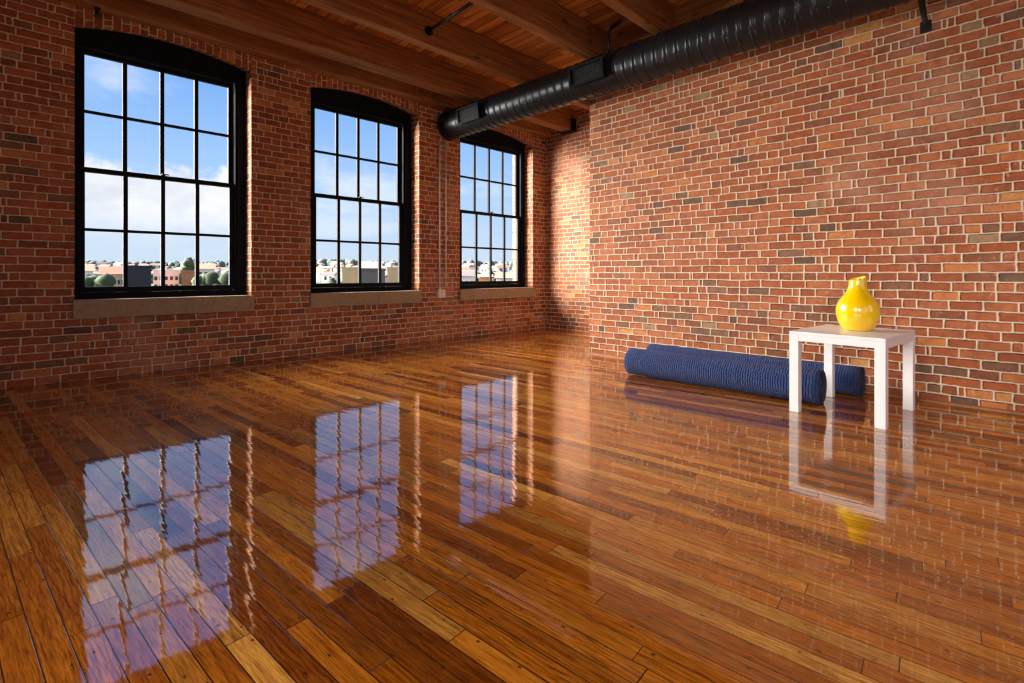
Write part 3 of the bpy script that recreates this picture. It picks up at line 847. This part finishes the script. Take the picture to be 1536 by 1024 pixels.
for k in range(260):
    lo, hi = random.choice(((122, 350), (468, 606), (686, 786)))
    px = random.uniform(lo, hi); D = random.uniform(125, 430)
    if D < 205: continue
    if not clear(px, D, 2.6): continue
    o = tp if first else copy_tree(tp); first = False
    o.location = P(px, D, ground(D, (px-768)/750*D)); s = random.uniform(.5, 1.0); o.scale = (s*1.2, s*1.2, s); o.rotation_euler.z = random.random()*6
# hedge banks low in the nearest window
def hedge(px0, px1, py, D, label):
    x0, x1 = (px0-768)/750*D, (px1-768)/750*D
    bm = new_bm(); n = int((x1-x0)/.9)
    top = zat(py, D); base = ground(D, (x0+x1)/2)
    for k in range(n+1):
        x = x0+(x1-x0)*k/n
        for zz in [top-.8-1.5*j for j in range(int((top-base)/1.5)+1)]:
            c = F2*D+R2*(x+random.uniform(-.3, .3)); c = c+F2*random.uniform(-.6, .6); blob(bm, (c.x, c.y, zz+random.uniform(-.25, .25)), 1.25, .95, 2, k*1.7+zz)
    o = obj('tree_belt', bm, B['leaf'], smooth=True); tag(o, label, 'trees', kind='stuff')
hedge(100, 160, 416, 80, 'dense belt of green trees at the bottom left of the nearest window view')
hedge(302, 372, 413, 84, 'dense belt of green trees at the bottom right of the nearest window view')
# wooded crest of the hill
bm = new_bm()
for k in range(420):
    px = random.uniform(60, 840); D = random.uniform(470, 600)
    x = (px-768)/750*D; r = random.uniform(2.2, 4.2)
    if 466 < px < 545: r *= 1.35
    c = F2*D+R2*x
    blob(bm, (c.x, c.y, ground(D, x)+r*.5), r, random.uniform(.7, 1.15), 1, k*.77)
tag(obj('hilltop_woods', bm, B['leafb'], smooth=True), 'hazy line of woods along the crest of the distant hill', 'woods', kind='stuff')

# ------------------------------------------------------------------ sky
wd = bpy.data.worlds.new('World'); SC.world = wd; wd.use_nodes = True
class GW(G):
    def __init__(s, tree): s.t = tree; s.t.nodes.clear(); s.out = tree.nodes.new('ShaderNodeOutputWorld')
g = GW(wd.node_tree)
dirv = g.n('TexCoord').outputs['Generated']
dx, dy, dz = g.sep(dirv)
sky = g.ramp(g.mr(dz, -.02, .55), [(0, srgb(198, 212, 226)), (.10, srgb(190, 208, 228)), (.32, srgb(160, 194, 234)), (.62, srgb(112, 162, 228)), (1, srgb(84, 140, 226))])
zc = g.f('ADD', g.f('MAXIMUM', dz, 0.0), .16)
cv = g.xyz(g.f('DIVIDE', dx, zc), g.f('DIVIDE', dy, zc), 0.0)
n1 = g.noise(cv, .85, 8, .58, .25); n2 = g.noise(cv, .35, 3, .5)
cl = g.mr(g.f('ADD', g.f('MULTIPLY', n1.outputs[0], .7), g.f('MULTIPLY', n2.outputs[0], .3)), .49, .60, 0, .92, smooth=True)
# cumulus bank low over the nearest window
vv = g.n('VectorMath', {0: g.xyz(dx, dy, g.f('MULTIPLY', dz, 1.5))}, operation='NORMALIZE').outputs[0]
n3 = g.noise(vv, 9.0, 6, .6, .2)
az = g.f('ARCTAN2', dx, dy)                       # 0 = straight out of the window wall
h0 = g.f('ADD', .172, g.f('MULTIPLY', g.f('SUBTRACT', n3.outputs[0], .5), .17))
h0 = g.f('SUBTRACT', h0, g.f('MULTIPLY', g.f('MAXIMUM', g.f('SUBTRACT', az, .26), 0.0), .9))
bank = g.mr(g.f('SUBTRACT', h0, dz), -.004, .016, 0, 1, smooth=True)
under = g.mr(dz, .02, .12, 0, 1, smooth=True)
bank = g.f('MULTIPLY', g.f('MULTIPLY', bank, under), g.mr(az, .5, .3, 0, 1, smooth=True))
shade = g.noise(vv, 14.0, 5, .6)
ccol = g.mix(g.mr(shade.outputs[0], .38, .62, 0, .5), srgb(232, 232, 236), srgb(182, 194, 212))
col = g.mix(g.f('MULTIPLY', cl, g.mr(dz, .02, .2, .25, .8)), sky, srgb(226, 230, 238))
col = g.mix(bank, col, ccol)
col = g.mix(g.mr(dz, -.12, -.02, 1, 0), col, srgb(140, 138, 120))
bg = g.n('Background', {0: col, 1: 1.25})
g.put(g.out.inputs[0], bg.outputs[0])

# ------------------------------------------------------------------ light
def sun(name, dirv_, strength, angle, col):
    l = bpy.data.lights.new(name, 'SUN'); l.energy = strength; l.angle = math.radians(angle); l.color = col
    o = bpy.data.objects.new(name, l); C.objects.link(o)
    o.rotation_euler = Vector(dirv_).to_track_quat('-Z', 'Y').to_euler()
sun('hazy_sun', (.60, -.75, -.24), 50.0, 62, (1, .93, .84))
def area(name, loc, dirv_, sx_, sy_, power, col):
    l = bpy.data.lights.new(name, 'AREA'); l.shape = 'RECTANGLE'; l.size = sx_; l.size_y = sy_; l.energy = power; l.color = col
    o = bpy.data.objects.new(name, l); C.objects.link(o); o.location = loc
    o.rotation_euler = Vector(dirv_).to_track_quat('-Z', 'Y').to_euler()
    l.spread = math.radians(115)
    return o
for a, b in BACK: area('rear_fill_light', ((a+b)/2, YB+.03, 1.95), (0, 1, -.7), b-a, 2.2, 5, (1, .93, .85))  # weak fill lights added behind the camera, no source seen there
for a, b in SIDE: area('side_fill_light', (XL+.03, (a+b)/2, 1.95), (1, .0, -.75), b-a, 2.2, 84, (1, .93, .85))  # main added fill, out of view, brightens the room from the side
for a, b in WIN:
    l = area('sky_portal', ((a+b)/2, YO+.03, 2.0), (0, -1, 0), b-a, 2.6, 1, (1, 1, 1)); l.data.cycles.is_portal = True

# ------------------------------------------------------------------ camera
cam = bpy.data.cameras.new('camera'); co = bpy.data.objects.new('camera', cam); C.objects.link(co)
cam.sensor_width = 36; cam.sensor_fit = 'HORIZONTAL'; cam.lens = 750/1536*36
cam.shift_x = 0; cam.shift_y = -102/1536
cam.clip_start = .05; cam.clip_end = 3000
co.location = (0, 0, 1)
co.rotation_euler = (math.radians(90), 0, math.atan2(.7145, .6997) - PI/2)
SC.camera = co
SC.view_settings.view_transform = 'Standard'; SC.view_settings.look = 'None'
SC.view_settings.exposure = 0; SC.view_settings.gamma = 1; SC.view_settings.use_curve_mapping = False
